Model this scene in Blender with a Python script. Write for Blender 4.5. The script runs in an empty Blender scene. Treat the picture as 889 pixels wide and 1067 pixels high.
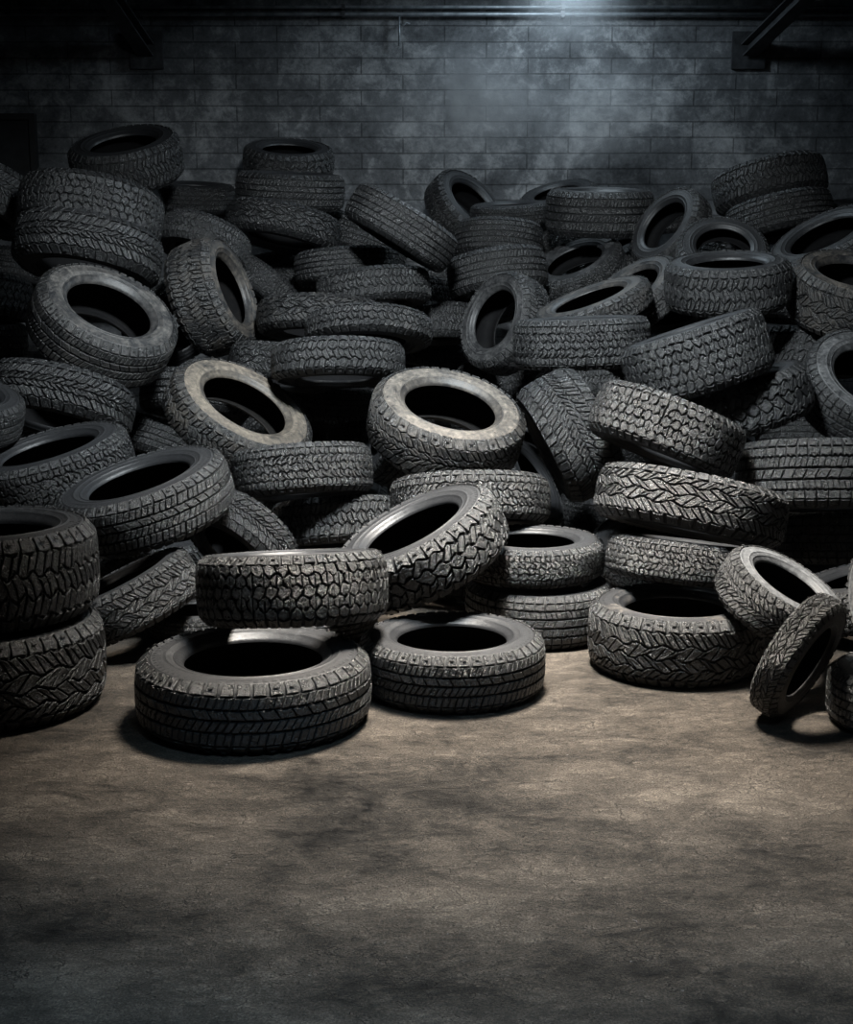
import bpy, math, random
from mathutils import Vector, Matrix

random.seed(4)
scene = bpy.context.scene
COL = scene.collection
PI = math.pi

# ------------------------------------------------------------------ helpers
def link_mesh(name, verts, faces, mats, parent=None, smooth=False, mat_idx=None):
    me = bpy.data.meshes.new(name)
    me.from_pydata(verts, [], faces)
    for m in (mats if isinstance(mats, (list, tuple)) else [mats]):
        me.materials.append(m)
    if smooth:
        me.polygons.foreach_set('use_smooth', [True] * len(faces))
    me.update()
    o = bpy.data.objects.new(name, me)
    COL.objects.link(o)
    if parent is not None:
        o.parent = parent
    return o

class MB:
    """collects shapes into one mesh"""
    def __init__(self):
        self.v, self.f = [], []
    def box(self, x0, x1, y0, y1, z0, z1):
        b = len(self.v)
        self.v += [(x0,y0,z0),(x1,y0,z0),(x1,y1,z0),(x0,y1,z0),(x0,y0,z1),(x1,y0,z1),(x1,y1,z1),(x0,y1,z1)]
        self.f += [tuple(b+i for i in q) for q in ((3,2,1,0),(4,5,6,7),(0,1,5,4),(1,2,6,5),(2,3,7,6),(3,0,4,7))]
    def tube(self, pts, r, seg=10):
        pts = [Vector(p) for p in pts]
        b = len(self.v)
        up = None
        for i, p in enumerate(pts):
            d = (pts[min(i+1, len(pts)-1)] - pts[max(i-1, 0)]).normalized()
            if up is None:
                up = Vector((0,0,1)) if abs(d.z) < .9 else Vector((1,0,0))
            x = d.cross(up).normalized(); y = x.cross(d).normalized(); up = y
            for k in range(seg):
                a = 2*PI*k/seg
                self.v.append(tuple(p + r*(math.cos(a)*x + math.sin(a)*y)))
        for i in range(len(pts)-1):
            for k in range(seg):
                k2 = (k+1) % seg
                self.f.append((b+i*seg+k, b+i*seg+k2, b+(i+1)*seg+k2, b+(i+1)*seg+k))
        self.f.append(tuple(b+k for k in range(seg))[::-1])
        self.f.append(tuple(b+(len(pts)-1)*seg+k for k in range(seg)))
    def lathe(self, prof, seg=32, c=(0,0,0)):
        b = len(self.v)
        for (r, z) in prof:
            for k in range(seg):
                a = 2*PI*k/seg
                self.v.append((c[0]+r*math.cos(a), c[1]+r*math.sin(a), c[2]+z))
        for i in range(len(prof)-1):
            for k in range(seg):
                k2 = (k+1) % seg
                self.f.append((b+i*seg+k, b+i*seg+k2, b+(i+1)*seg+k2, b+(i+1)*seg+k))
    def beam(self, p, q, prof):
        """sweep a closed 2D outline (x sideways, y up) from p to q"""
        p, q = Vector(p), Vector(q)
        d = (q-p).normalized(); x = d.cross(Vector((0,0,1))).normalized(); y = x.cross(d)
        b = len(self.v); n = len(prof)
        for e in (p, q):
            for (s, t) in prof:
                self.v.append(tuple(e + s*x + t*y))
        for k in range(n):
            k2 = (k+1) % n
            self.f.append((b+k, b+k2, b+n+k2, b+n+k))
        self.f.append(tuple(b+k for k in range(n))[::-1]); self.f.append(tuple(b+n+k for k in range(n)))
    def build(self, name, mat, parent=None, smooth=False):
        return link_mesh(name, self.v, self.f, mat, parent, smooth)

def tag(o, label=None, cat=None, group=None, kind=None):
    if label: o['label'] = label
    if cat: o['category'] = cat
    if group: o['group'] = group
    if kind: o['kind'] = kind
    return o

def empty(name, loc=(0,0,0)):
    o = bpy.data.objects.new(name, None)
    o.empty_display_size = .1
    COL.objects.link(o); o.location = loc
    return o

# ------------------------------------------------------------------ materials
class NT:
    def __init__(self, name):
        self.m = bpy.data.materials.new(name); self.m.use_nodes = True
        self.t = self.m.node_tree; self.t.nodes.clear()
        self.out = self.t.nodes.new('ShaderNodeOutputMaterial')
    def n(self, typ, **kw):
        nd = self.t.nodes.new(typ)
        for k, v in kw.items():
            if k == 'inp':
                for kk, vv in v.items():
                    if hasattr(vv, 'is_output') and vv.is_output: self.t.links.new(vv, nd.inputs[kk])
                    else: nd.inputs[kk].default_value = vv
            else: setattr(nd, k, v)
        return nd
    def math(self, op, a, b=0.0, c=0.0, clamp=False):
        nd = self.n('ShaderNodeMath', operation=op, use_clamp=clamp)
        for i, v in enumerate((a, b, c)):
            if hasattr(v, 'is_output'): self.t.links.new(v, nd.inputs[i])
            else: nd.inputs[i].default_value = v
        return nd.outputs[0]
    def noise(self, vec, scale, detail=6, rough=.6, dist=0.0):
        return self.n('ShaderNodeTexNoise', inp={'Vector': vec, 'Scale': scale, 'Detail': detail, 'Roughness': rough, 'Distortion': dist}).outputs['Fac']
    def ramp(self, fac, stops):
        nd = self.n('ShaderNodeValToRGB', inp={'Fac': fac}); e = nd.color_ramp.elements
        while len(e) < len(stops): e.new(.5)
        for el, (p, c) in zip(e, stops):
            el.position = p; el.color = (c if len(c) == 4 else (*c, 1)) if hasattr(c, '__len__') else (c, c, c, 1)
        return nd.outputs['Color']
    def mix(self, fac, a, b, mode='MIX'):
        nd = self.n('ShaderNodeMix', data_type='RGBA', blend_type=mode)
        for i, v in ((0, fac), (6, a), (7, b)):
            if hasattr(v, 'is_output'): self.t.links.new(v, nd.inputs[i])
            else: nd.inputs[i].default_value = v if i == 0 else (*v, 1)[:4]
        return nd.outputs[2]
    def bump(self, h, strength, dist, normal=None):
        inp = {'Height': h, 'Strength': strength, 'Distance': dist}
        if normal is not None: inp['Normal'] = normal
        return self.n('ShaderNodeBump', inp=inp).outputs['Normal']
    def surface(self, color, rough, normal=None, spec=.5, metal=0.0):
        inp = {'Base Color': color if hasattr(color, 'is_output') else (*color, 1), 'Roughness': rough, 'Specular IOR Level': spec, 'Metallic': metal}
        if normal is not None: inp['Normal'] = normal
        b = self.n('ShaderNodeBsdfPrincipled', inp=inp)
        self.t.links.new(b.outputs[0], self.out.inputs['Surface'])
        return self.m

def rubber(name, base, dust_gain, bump_s, rough, spec=.5):
    t = NT(name)
    oc = t.n('ShaderNodeTexCoord').outputs['Object']
    rnd = t.n('ShaderNodeObjectInfo').outputs['Random']
    off = t.n('ShaderNodeCombineXYZ', inp={'X': t.math('MULTIPLY', rnd, 37.0), 'Y': t.math('MULTIPLY', rnd, 91.0), 'Z': 0.0}).outputs[0]
    vec = t.n('ShaderNodeVectorMath', operation='ADD', inp={0: oc, 1: off}).outputs[0]
    dust = t.n('ShaderNodeAttribute', attribute_type='OBJECT', attribute_name='dust').outputs['Fac']
    warm = t.n('ShaderNodeAttribute', attribute_type='OBJECT', attribute_name='warm').outputs['Fac']
    n1 = t.noise(vec, 2.6, 8, .65, .4)
    n2 = t.noise(vec, 14.0, 6, .7)
    n3 = t.noise(vec, 60.0, 3, .7)
    mixn = t.math('ADD', t.math('MULTIPLY', n1, .55), t.math('ADD', t.math('MULTIPLY', n2, .3), t.math('MULTIPLY', n3, .15)))
    th = t.math('SUBTRACT', .70, t.math('MULTIPLY', dust, .42))
    fac = t.math('MULTIPLY', t.math('SUBTRACT', mixn, th), 4.0, clamp=True)
    fac = t.math('MULTIPLY', fac, dust_gain, clamp=True)
    cold = t.ramp(n2, [(.3, (.060, .064, .070)), (.75, (.19, .195, .20))])
    tan = t.ramp(n2, [(.3, (.080, .066, .052)), (.75, (.27, .225, .175))])
    dcol = t.mix(warm, cold, tan)
    dark = t.ramp(n3, [(.35, tuple(b*.7 for b in base)), (.7, tuple(b*1.5 for b in base))])
    col = t.mix(fac, dark, dcol)
    r = t.math('ADD', rough, t.math('MULTIPLY', fac, .25))
    r = t.math('ADD', r, t.math('MULTIPLY', t.math('SUBTRACT', n2, .5), .35), clamp=True)
    h = t.math('ADD', t.math('MULTIPLY', n3, .6), t.math('MULTIPLY', n2, .8))
    return t.surface(col, r, t.bump(h, bump_s, .012), spec)

M = {}
M['tread'] = rubber('tread_rubber', (.011, .0112, .012), .3, .5, .62)
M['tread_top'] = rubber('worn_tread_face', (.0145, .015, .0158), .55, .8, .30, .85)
M['side'] = rubber('sidewall_rubber', (.017, .0175, .019), 1.0, .35, .50)
M['bead'] = rubber('bead_rubber', (.016, .0165, .018), .6, .2, .42)
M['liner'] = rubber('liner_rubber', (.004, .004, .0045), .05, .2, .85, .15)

def concrete_floor():
    t = NT('concrete_floor')
    pos = t.n('ShaderNodeTexCoord').outputs['Object']
    st = t.n('ShaderNodeMapping', inp={'Vector': pos, 'Scale': (.8, 1.3, 1)}).outputs[0]
    big = t.noise(st, 1.35, 9, .66, .35)
    mid = t.noise(st, 6.5, 9, .74, .6)
    fine = t.noise(st, 38.0, 8, .78, .5)
    grit = t.noise(pos, 190.0, 3, .75)
    mixn = t.math('ADD', t.math('MULTIPLY', big, .40), t.math('ADD', t.math('MULTIPLY', mid, .32), t.math('MULTIPLY', fine, .28)))
    col = t.ramp(mixn, [(.385, (.022, .021, .021)), (.45, (.085, .073, .061)), (.52, (.215, .178, .142)), (.60, (.45, .375, .30))])
    gcol = t.ramp(grit, [(.3, .35), (.55, 1.0), (.75, 1.9)])
    col = t.mix(1.0, col, gcol, 'MULTIPLY')
    warp = t.n('ShaderNodeVectorMath', operation='ADD', inp={0: pos, 1: t.n('ShaderNodeTexNoise', inp={'Vector': pos, 'Scale': 5.0, 'Detail': 6.0}).outputs['Color']}).outputs[0]
    vor = t.n('ShaderNodeTexVoronoi', feature='DISTANCE_TO_EDGE', inp={'Vector': warp, 'Scale': 2.6}).outputs['Distance']
    crack = t.math('MULTIPLY', t.math('SUBTRACT', 1.0, t.math('MULTIPLY', vor, 70.0, clamp=True)), t.ramp(mid, [(.48, 0.0), (.6, 1.0)]))
    # short chipped flakes of the worn surface
    vs2 = t.n('ShaderNodeTexVoronoi', feature='DISTANCE_TO_EDGE', inp={'Vector': t.n('ShaderNodeVectorMath', operation='MULTIPLY', inp={0: warp, 1: (.7, 1.5, 1)}).outputs[0], 'Scale': 13.0}).outputs['Distance']
    chip = t.math('MULTIPLY', t.math('SUBTRACT', 1.0, t.math('MULTIPLY', vs2, 16.0, clamp=True)), t.ramp(fine, [(.50, 0.0), (.58, 1.0)]))
    dark = t.math('MULTIPLY', t.math('ADD', crack, chip, clamp=True), .75)
    col = t.mix(dark, col, (.012, .011, .011))
    fl = t.n('ShaderNodeTexVoronoi', feature='F1', inp={'Vector': warp, 'Scale': 24.0})
    spk = t.math('MULTIPLY', t.math('LESS_THAN', fl.outputs['Distance'], .10), t.math('GREATER_THAN', t.n('ShaderNodeSeparateColor', inp={'Color': fl.outputs['Color']}).outputs[0], .86))
    col = t.mix(t.math('MULTIPLY', spk, .6), col, (.55, .52, .48))
    h = t.math('ADD', t.math('MULTIPLY', mid, 1.3), t.math('ADD', t.math('MULTIPLY', fine, 1.0), t.math('MULTIPLY', grit, .3)))
    h = t.math('SUBTRACT', h, t.math('MULTIPLY', dark, .7))
    r = t.ramp(mixn, [(.38, .36), (.58, .72)])
    return t.surface(col, r, t.bump(h, 1.0, .05), .5)

def brick_wall():
    t = NT('painted_brick')
    pos = t.n('ShaderNodeTexCoord').outputs['Object']
    xz = t.n('ShaderNodeMapping', inp={'Vector': pos, 'Rotation': (PI/2, 0, 0)}).outputs[0]
    sep = t.n('ShaderNodeSeparateXYZ', inp={'Vector': pos})
    wob = t.noise(pos, 3.0, 4, .6)
    v2 = t.n('ShaderNodeCombineXYZ', inp={'X': t.math('ADD', sep.outputs['X'], sep.outputs['Y']), 'Y': t.math('ADD', sep.outputs['Z'], t.math('MULTIPLY', wob, .012)), 'Z': 0.0}).outputs[0]
    br = t.n('ShaderNodeTexBrick', offset=.5, inp={'Vector': v2, 'Color1': (.8, .8, .8, 1), 'Color2': (1, 1, 1, 1), 'Mortar': (.38, .38, .38, 1), 'Scale': 1.0, 'Mortar Size': .0055, 'Mortar Smooth': .35, 'Bias': -.1, 'Brick Width': .56, 'Row Height': .103})
    n1 = t.noise(pos, 1.6, 8, .65, .6)
    n2 = t.noise(pos, 9.0, 8, .7, .4)
    n3 = t.noise(pos, 45.0, 4, .7)
    mixn = t.math('ADD', t.math('MULTIPLY', n1, .5), t.math('ADD', t.math('MULTIPLY', n2, .35), t.math('MULTIPLY', n3, .15)))
    base = t.ramp(mixn, [(.38, (.030, .032, .035)), (.50, (.10, .104, .11)), (.62, (.30, .305, .31))])
    col = t.mix(.85, base, br.outputs['Color'], 'MULTIPLY')
    h = t.math('SUBTRACT', t.math('ADD', t.math('MULTIPLY', n2, .5), t.math('MULTIPLY', n3, .25)), br.outputs['Fac'])
    return t.surface(col, .85, t.bump(h, .55, .016), .2)

def plain(name, col, rough, metal=0.0, scale=12.0, var=.5):
    t = NT(name)
    pos = t.n('ShaderNodeTexCoord').outputs['Object']
    n = t.noise(pos, scale, 6, .65, .3)
    c = t.ramp(n, [(.3, tuple(x*(1-var) for x in col)), (.7, tuple(x*(1+var) for x in col))])
    return t.surface(c, rough, t.bump(n, .3, .01), .4, metal)

M['floor'] = concrete_floor()
M['wall'] = brick_wall()
M['ceiling'] = plain('dark_ceiling_board', (.05, .052, .055), .8)
M['steel'] = plain('dark_painted_steel', (.05, .052, .056), .5, .6)
M['conduit'] = plain('grey_conduit', (.22, .24, .26), .45, .5)
M['cable'] = plain('pale_cable_sheath', (.34, .36, .38), .5)
M['board'] = plain('black_board', (.012, .013, .015), .7)
M['trim'] = plain('black_wood_frame', (.008, .008, .009), .6)
M['lamp_metal'] = plain('lamp_enamel', (.06, .065, .07), .4, .3)

# ------------------------------------------------------------------ tyres
HW = .365       # half width of the unit tyre (outer radius 1)
GROOVE = [(.962, 0), (.961, .08), (.957, .16), (.948, .235), (.930, .285), (.903, .318), (.870, .338)]   # carcass under the tread, rho / z
def carc(s):
    """signed arc position -1..1 across the tread -> (rho, z, n_rho, n_z)"""
    sg = -1 if s < 0 else 1
    u = min(abs(s), 1.0) * (len(GROOVE)-1)
    i = min(int(u), len(GROOVE)-2); f = u - i
    def cr(a, b, c, d, f):
        return .5*((2*b)+(-a+c)*f+(2*a-5*b+4*c-d)*f*f+(-a+3*b-3*c+d)*f**3)
    def P(j):
        if j < 0: return (GROOVE[-j][0], -GROOVE[-j][1])
        if j >= len(GROOVE): return (2*GROOVE[-1][0]-GROOVE[-2][0], 2*GROOVE[-1][1]-GROOVE[-2][1])
        return GROOVE[j]
    a, b, c, d = P(i-1), P(i), P(i+1), P(i+2)
    r = cr(a[0], b[0], c[0], d[0], f); z = cr(a[1], b[1], c[1], d[1], f)
    tr, tz = c[0]-a[0]+(d[0]-b[0]-c[0]+a[0])*f, c[1]-a[1]+(d[1]-b[1]-c[1]+a[1])*f
    l = math.hypot(tr, tz); nr, nz = tz/l, -tr/l
    return r, sg*z, nr, sg*nz
ARC = sum(math.hypot(GROOVE[i+1][0]-GROOVE[i][0], GROOVE[i+1][1]-GROOVE[i][1]) for i in range(len(GROOVE)-1))   # length for s = 1

def inset(poly, dists):
    """polygon (x,y) ccw, every edge moved inwards by its own distance"""
    n = len(poly); out = []
    lines = []
    for i in range(n):
        (x0, y0), (x1, y1) = poly[i], poly[(i+1) % n]
        dx, dy = x1-x0, y1-y0; l = math.hypot(dx, dy) or 1e-9
        nx, ny = -dy/l, dx/l
        lines.append((nx, ny, nx*x0+ny*y0+dists[i]))
    for i in range(n):
        a, b = lines[i-1], lines[i]
        det = a[0]*b[1]-a[1]*b[0]
        if abs(det) < .12:
            d = (dists[i-1]+dists[i])/2
            out.append((poly[i][0]+b[0]*d, poly[i][1]+b[1]*d))
        else:
            out.append(((a[2]*b[1]-b[2]*a[1])/det, (a[0]*b[2]-b[0]*a[2])/det))
    return out

def tri(x):
    x = x % 1.0
    return 4*abs(x-.5)-1

def tread_mesh(name, pat):
    """grooved carcass band plus one raised rubber block per cell of the pattern"""
    V, F, TOP = [], [], []
    SEG = 96
    ss = [i/8 for i in range(-8, 9)]
    for s in ss:
        r, z, _, _ = carc(s)
        for k in range(SEG):
            a = 2*PI*k/SEG
            V.append((r*math.cos(a), r*math.sin(a), z))
    for i in range(len(ss)-1):
        for k in range(SEG):
            k2 = (k+1) % SEG
            F.append((i*SEG+k, i*SEG+k2, (i+1)*SEG+k2, (i+1)*SEG+k))
    n = pat['n']; pl = 2*PI/n            # pitch in radians (outer radius 1)
    H = pat.get('h', .036)
    rnd = random.Random(pat.get('seed', 1))
    def put(x, y, lift):
        s = y/ARC
        r, z, nr, nz = carc(max(-1, min(1, s)))
        hh = lift
        if abs(s) > .82: hh *= 1-.25*min(1, (abs(s)-.78)/.22)
        r += nr*hh; z += nz*hh
        V.append((r*math.cos(x), r*math.sin(x), z))
        return len(V)-1
    bounds = pat['bounds']
    for p in range(n):
        for c, cut in enumerate(pat['cuts']):
            b0, b1 = bounds[c], bounds[c+1]
            m = cut.get('n', 1); sl = cut.get('slant', 0.0); o = cut.get('off', 0.0); bend = cut.get('bend', 0.0)
            gb = pat.get('gap', .012); gc = cut.get('gap', .011)
            every = cut.get('every', 1)
            if every > 1 and p % every: continue
            for q in range(m):
                u0 = p + (q/m)*every + o; u1 = p + ((q+1)/m)*every + o
                jit = cut.get('jit', 0.0)
                k = cut.get('pts', 3)
                low, high = [], []
                ym = lambda u: (b0(u)+b1(u))/2
                for i in range(k):
                    u = u0+(u1-u0)*i/(k-1)
                    low.append((u*pl, b0(u)*ARC)); 
                    uu = u+sl
                    high.append((uu*pl, b1(uu)*ARC))
                poly = low[:]; kinds = [0]*(k-1)
                if bend:
                    poly.append(((u1+sl/2+bend)*pl, ym(u1+sl/2)*ARC)); kinds += [1, 1]
                else: kinds += [1]
                poly += high[::-1]; kinds += [0]*(k-1)
                if bend:
                    poly.append(((u0+sl/2+bend)*pl, ym(u0+sl/2)*ARC)); kinds += [1, 1]
                else: kinds += [1]
                d = [(gb if kk == 0 else gc)/2 for kk in kinds]
                if cut.get('sipe'):                      # thin cuts inside one block
                    ne = 2 if bend else 1
                    if q < m-1:
                        for i in range(k-1, k-1+ne): d[i] = .0028
                    if q > 0:
                        for i in range(len(d)-ne, len(d)): d[i] = .0028
                jt = pat.get('jit', .004)
                poly = [(x+rnd.uniform(-jt, jt), y+rnd.uniform(-jt, jt)) for x, y in poly]
                if c == 0:
                    for i in range(k-1): d[i] = .0
                if c == len(pat['cuts'])-1:
                    off = (k-1)+(2 if bend else 1)
                    for i in range(k-1): d[off+i] = .0
                hv = H*(1+rnd.uniform(-.06, .04))
                ring0 = inset(poly, [x*.8 for x in d])
                ring1 = inset(poly, [x+.001 for x in d])
                ring2 = inset(poly, [x+.0065 for x in d])
                A = [put(x, y, -.004) for x, y in ring0]
                B = [put(x, y, hv-.0055) for x, y in ring1]
                Cc = [put(x, y, hv) for x, y in ring2]
                N = len(poly)
                for i in range(N):
                    j = (i+1) % N
                    F.append((A[i], A[j], B[j], B[i]))
                for i in range(N):
                    j = (i+1) % N
                    F.append((B[i], B[j], Cc[j], Cc[i]))
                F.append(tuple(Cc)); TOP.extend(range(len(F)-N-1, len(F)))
                # a small moulded notch: a raised bar on shoulder lugs
                if cut.get('mark') and len(Cc) >= 4 and rnd.random() < .6:
                    cx = sum(x for x, y in ring2)/N; cy = sum(y for x, y in ring2)/N
                    sub = [(cx+(x-cx)*.42, cy+(y-cy)*.22) for x, y in ring2]
                    D = [put(x, y, hv-.002) for x, y in sub]
                    sub2 = [(cx+(x-cx)*.34, cy+(y-cy)*.12) for x, y in ring2]
                    E_ = [put(x, y, hv+.0035) for x, y in sub2]
                    for i in range(N):
                        j = (i+1) % N
                        F.append((D[i], D[j], E_[j], E_[i]))
                    F.append(tuple(E_))
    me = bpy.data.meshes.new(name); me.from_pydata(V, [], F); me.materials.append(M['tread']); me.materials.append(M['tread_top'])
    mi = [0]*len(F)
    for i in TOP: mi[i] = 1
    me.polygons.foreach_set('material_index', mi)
    nb = (len(ss)-1)*SEG
    me.polygons.foreach_set('use_smooth', [i < nb for i in range(len(F))])
    me.update()
    return me

def ring_mesh(name, prof, mat, seg=96, sgn=1, lugs=None):
    V, F = [], []
    for (r, z) in prof:
        for k in range(seg):
            a = 2*PI*k/seg
            V.append((r*math.cos(a), r*math.sin(a), sgn*z))
    for i in range(len(prof)-1):
        for k in range(seg):
            k2 = (k+1) % seg
            q = (i*seg+k, i*seg+k2, (i+1)*seg+k2, (i+1)*seg+k)
            F.append(q if sgn > 0 else q[::-1])
    nsm = len(F)
    for (a0, a1, r0, r1, z0, z1, lift) in (lugs or []):
        n = max(1, int((a1-a0)/.07)); b = len(V)
        for i in range(n+1):
            a = a0+(a1-a0)*i/n
            for (r, z) in ((r0, z0-.004), (r0, z0+lift), (r1, z1+lift), (r1, z1-.004)):
                V.append((r*math.cos(a), r*math.sin(a), sgn*z))
        for i in range(n):
            for j in range(3):
                F.append((b+i*4+j, b+i*4+j+1, b+(i+1)*4+j+1, b+(i+1)*4+j))
        F.append((b, b+1, b+2, b+3)); F.append(tuple(b+n*4+j for j in (3, 2, 1, 0)))
    me = bpy.data.meshes.new(name); me.from_pydata(V, [], F); me.materials.append(mat)
    me.polygons.foreach_set('use_smooth', [i < nsm for i in range(len(F))])
    me.update()
    return me

SIDE = [(.872, .337), (.862, .340), (.857, .349), (.846, .350), (.842, .345), (.80, .356), (.76, .360), (.735, .359), (.731, .3645), (.722, .3640), (.718, .357), (.69, .350), (.668, .340)]
BEAD = [(.668, .340), (.663, .345), (.654, .343), (.650, .334), (.628, .318), (.606, .300), (.592, .288), (.583, .270), (.580, .252)]
LINER = [(.580, .252), (.600, .246), (.640, .268), (.70, .305), (.78, .322), (.85, .305), (.895, .265), (.915, .20), (.922, .10), (.924, 0)]
LINER = LINER + [(r, -z) for r, z in LINER[-2::-1]]
def side_z(r):
    for (r0, z0), (r1, z1) in zip(SIDE, SIDE[1:]):
        if r1 <= r <= r0: return z0+(z1-z0)*(r0-r)/(r0-r1+1e-9)
    return .35
def side_lugs(seed):
    rn = random.Random(seed); L = []
    for k in range(72):                                   # fine radial ribs below the shoulder
        a = 2*PI*k/72
        L.append((a, a+.035, .842, .815, side_z(.842)-.001, side_z(.815)-.001, .004))
    a = rn.uniform(0, 1)
    for k in range(3):                                    # blank raised plates moulded in the flank
        w = rn.uniform(.25, .5)
        L.append((a, a+w, .795, .755, side_z(.795)-.001, side_z(.755)-.001, .0035))
        a += 2*PI/3 + rn.uniform(-.3, .3)
    return L

def K(v): return lambda u: v
def Z(v, amp, f=1.0, ph=0.0): return lambda u: v+amp*tri(u*f+ph)
def S(v, amp, f=1.0, ph=0.0): return lambda u: v+amp*math.sin(2*PI*(u*f+ph))
PAT = {
 'terrain':  dict(n=40, bounds=[K(-1), Z(-.52, .04), Z(-.19, .07, 1, .5), Z(.17, .07), Z(.52, .04, 1, .5), K(1)], gap=.017, jit=.006,
              cuts=[dict(gap=.032, mark=1), dict(pts=5, slant=.3, gap=.014, n=2, off=.3), dict(pts=5, slant=-.4, n=2, off=.1, gap=.012, bend=.08), dict(pts=5, slant=.3, off=.6, gap=.014, n=2), dict(gap=.032, off=.35, mark=1)]),
 'touring':  dict(n=46, bounds=[K(-1), K(-.52), K(-.22), K(.04), K(.26), K(.54), K(1)], gap=.017, h=.032, jit=.003,
              cuts=[dict(gap=.030, mark=1), dict(slant=.25, gap=.012, n=2, sipe=1), dict(pts=3, gap=.008, slant=.5, n=2), dict(gap=.008, slant=-.4), dict(slant=.3, gap=.012, n=2, sipe=1), dict(gap=.030, off=.3, mark=1)]),
 'chevron':  dict(n=40, bounds=[K(-1), Z(-.50, .03), Z(-.2, .03), S(.0, .02), Z(.2, .03), Z(.50, .03), K(1)], gap=.014, jit=.006,
              cuts=[dict(gap=.030, slant=.2, mark=1), dict(slant=.6, gap=.014, n=2, sipe=1), dict(slant=.75, gap=.012, n=2, bend=.1), dict(slant=-.75, gap=.012, n=2, bend=.1), dict(slant=-.6, gap=.014, n=2, sipe=1), dict(gap=.030, slant=-.2, mark=1)]),
 'honeycomb':dict(n=50, bounds=[K(-1), Z(-.57, .03), Z(-.34, .05, 1, .5), Z(-.11, .05), Z(.12, .05, 1, .5), Z(.35, .05), Z(.58, .03, 1, .5), K(1)], gap=.013, jit=.011,
              cuts=[dict(gap=.026, mark=1), dict(pts=5, gap=.014), dict(pts=5, off=.5, gap=.010, n=2, sipe=1), dict(pts=5, slant=.15, gap=.014), dict(pts=5, off=.5, gap=.010, n=2), dict(pts=5, gap=.014, slant=-.2), dict(gap=.026, off=.25, mark=1)]),
 'wave':     dict(n=42, bounds=[K(-1), S(-.54, .03), S(-.32, .05, .5), S(-.06, .05, .5, .3), S(.2, .05, .5, .6), S(.52, .03, 1, .4), K(1)], gap=.014, h=.036, jit=.005,
              cuts=[dict(gap=.030, mark=1), dict(pts=5, slant=.8, gap=.012, n=2), dict(pts=5, slant=-.9, gap=.010, every=2, n=3), dict(pts=5, slant=.9, gap=.010, every=2, n=3), dict(pts=5, slant=-.7, gap=.012, n=2), dict(gap=.030, off=.5, mark=1)]),
 'chunky':   dict(n=34, bounds=[K(-1), Z(-.48, .07), Z(-.16, .08, 1, .5), Z(.14, .08), Z(.46, .07, 1, .1), K(1)], gap=.020, h=.042, jit=.007,
              cuts=[dict(gap=.032, slant=.1, mark=1), dict(pts=5, slant=.4, gap=.018, bend=.1, n=2, sipe=1), dict(pts=5, slant=-.4, gap=.018, off=.5, bend=.14), dict(pts=5, slant=.4, gap=.018, off=.2, n=2, sipe=1), dict(gap=.032, slant=-.1, off=.45, mark=1)]),
 'winter':   dict(n=46, bounds=[K(-1), K(-.58), Z(-.34, .03), Z(-.1, .05, 1, .5), Z(.12, .05), Z(.35, .03, 1, .5), K(.58), K(1)], gap=.012, h=.035, jit=.006,
              cuts=[dict(gap=.028, n=1, mark=1), dict(n=2, gap=.012, bend=.1), dict(pts=5, slant=.4, gap=.012, bend=.2, n=2), dict(pts=5, gap=.010, slant=-.3, n=2), dict(pts=5, slant=-.4, gap=.012, bend=.2, n=2), dict(n=2, gap=.012, bend=-.1), dict(gap=.028, n=1, off=.25, mark=1)]),
 'ribbed':   dict(n=46, bounds=[K(-1), K(-.58), Z(-.34, .02, 2), K(-.10), K(.14), Z(.36, .02, 2), K(.58), K(1)], gap=.016, h=.032, jit=.003,
              cuts=[dict(gap=.026), dict(pts=5, gap=.012), dict(gap=.006, slant=.2, n=2), dict(pts=3, gap=.010, slant=.5), dict(gap=.006, slant=-.2, n=2), dict(pts=5, gap=.012, off=.3), dict(gap=.026, off=.3)]),
}
PROTO = {}
liner_me = ring_mesh('inner_liner', LINER, M['liner'], 64, -1)
bead_me = {s: ring_mesh('bead', BEAD, M['bead'], 96, s) for s in (1, -1)}
side_me = {(s, k): ring_mesh('sidewall', SIDE, M['side'], 96, s, side_lugs(k*2+s)) for s in (1, -1) for k in range(3)}
for pi_, (pn, pt) in enumerate(PAT.items()):
    pt['seed'] = pi_
    PROTO[pn] = tread_mesh('tread', pt)

def make_tyre(x, y, z, nx, ny, nz, dia, width, pat, dust, warm, label, group, idx):
    root = empty('tyre', (x, y, z))
    nv = Vector((nx, ny, nz)).normalized()
    q = Vector((0, 0, 1)).rotation_difference(nv)
    root.rotation_mode = 'QUATERNION'
    spin = Matrix.Rotation((idx*2.399) % (2*PI), 4, 'Z').to_quaternion()
    root.rotation_quaternion = q @ spin
    root.scale = (dia/2, dia/2, width/2/HW)
    tag(root, label, 'tyre', group)
    def part(name, me, parent):
        o = bpy.data.objects.new(name, me); COL.objects.link(o); o.parent = parent
        o['dust'] = min(dust, .55) if name == 'tread' else dust; o['warm'] = warm
        return o
    part('tread', PROTO[pat], root)
    for s in (1, -1):
        sw = part('sidewall', side_me[(s, idx % 3)], root)
        part('bead', bead_me[s], sw)
    part('inner_liner', liner_me, root)
    return root

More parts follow.
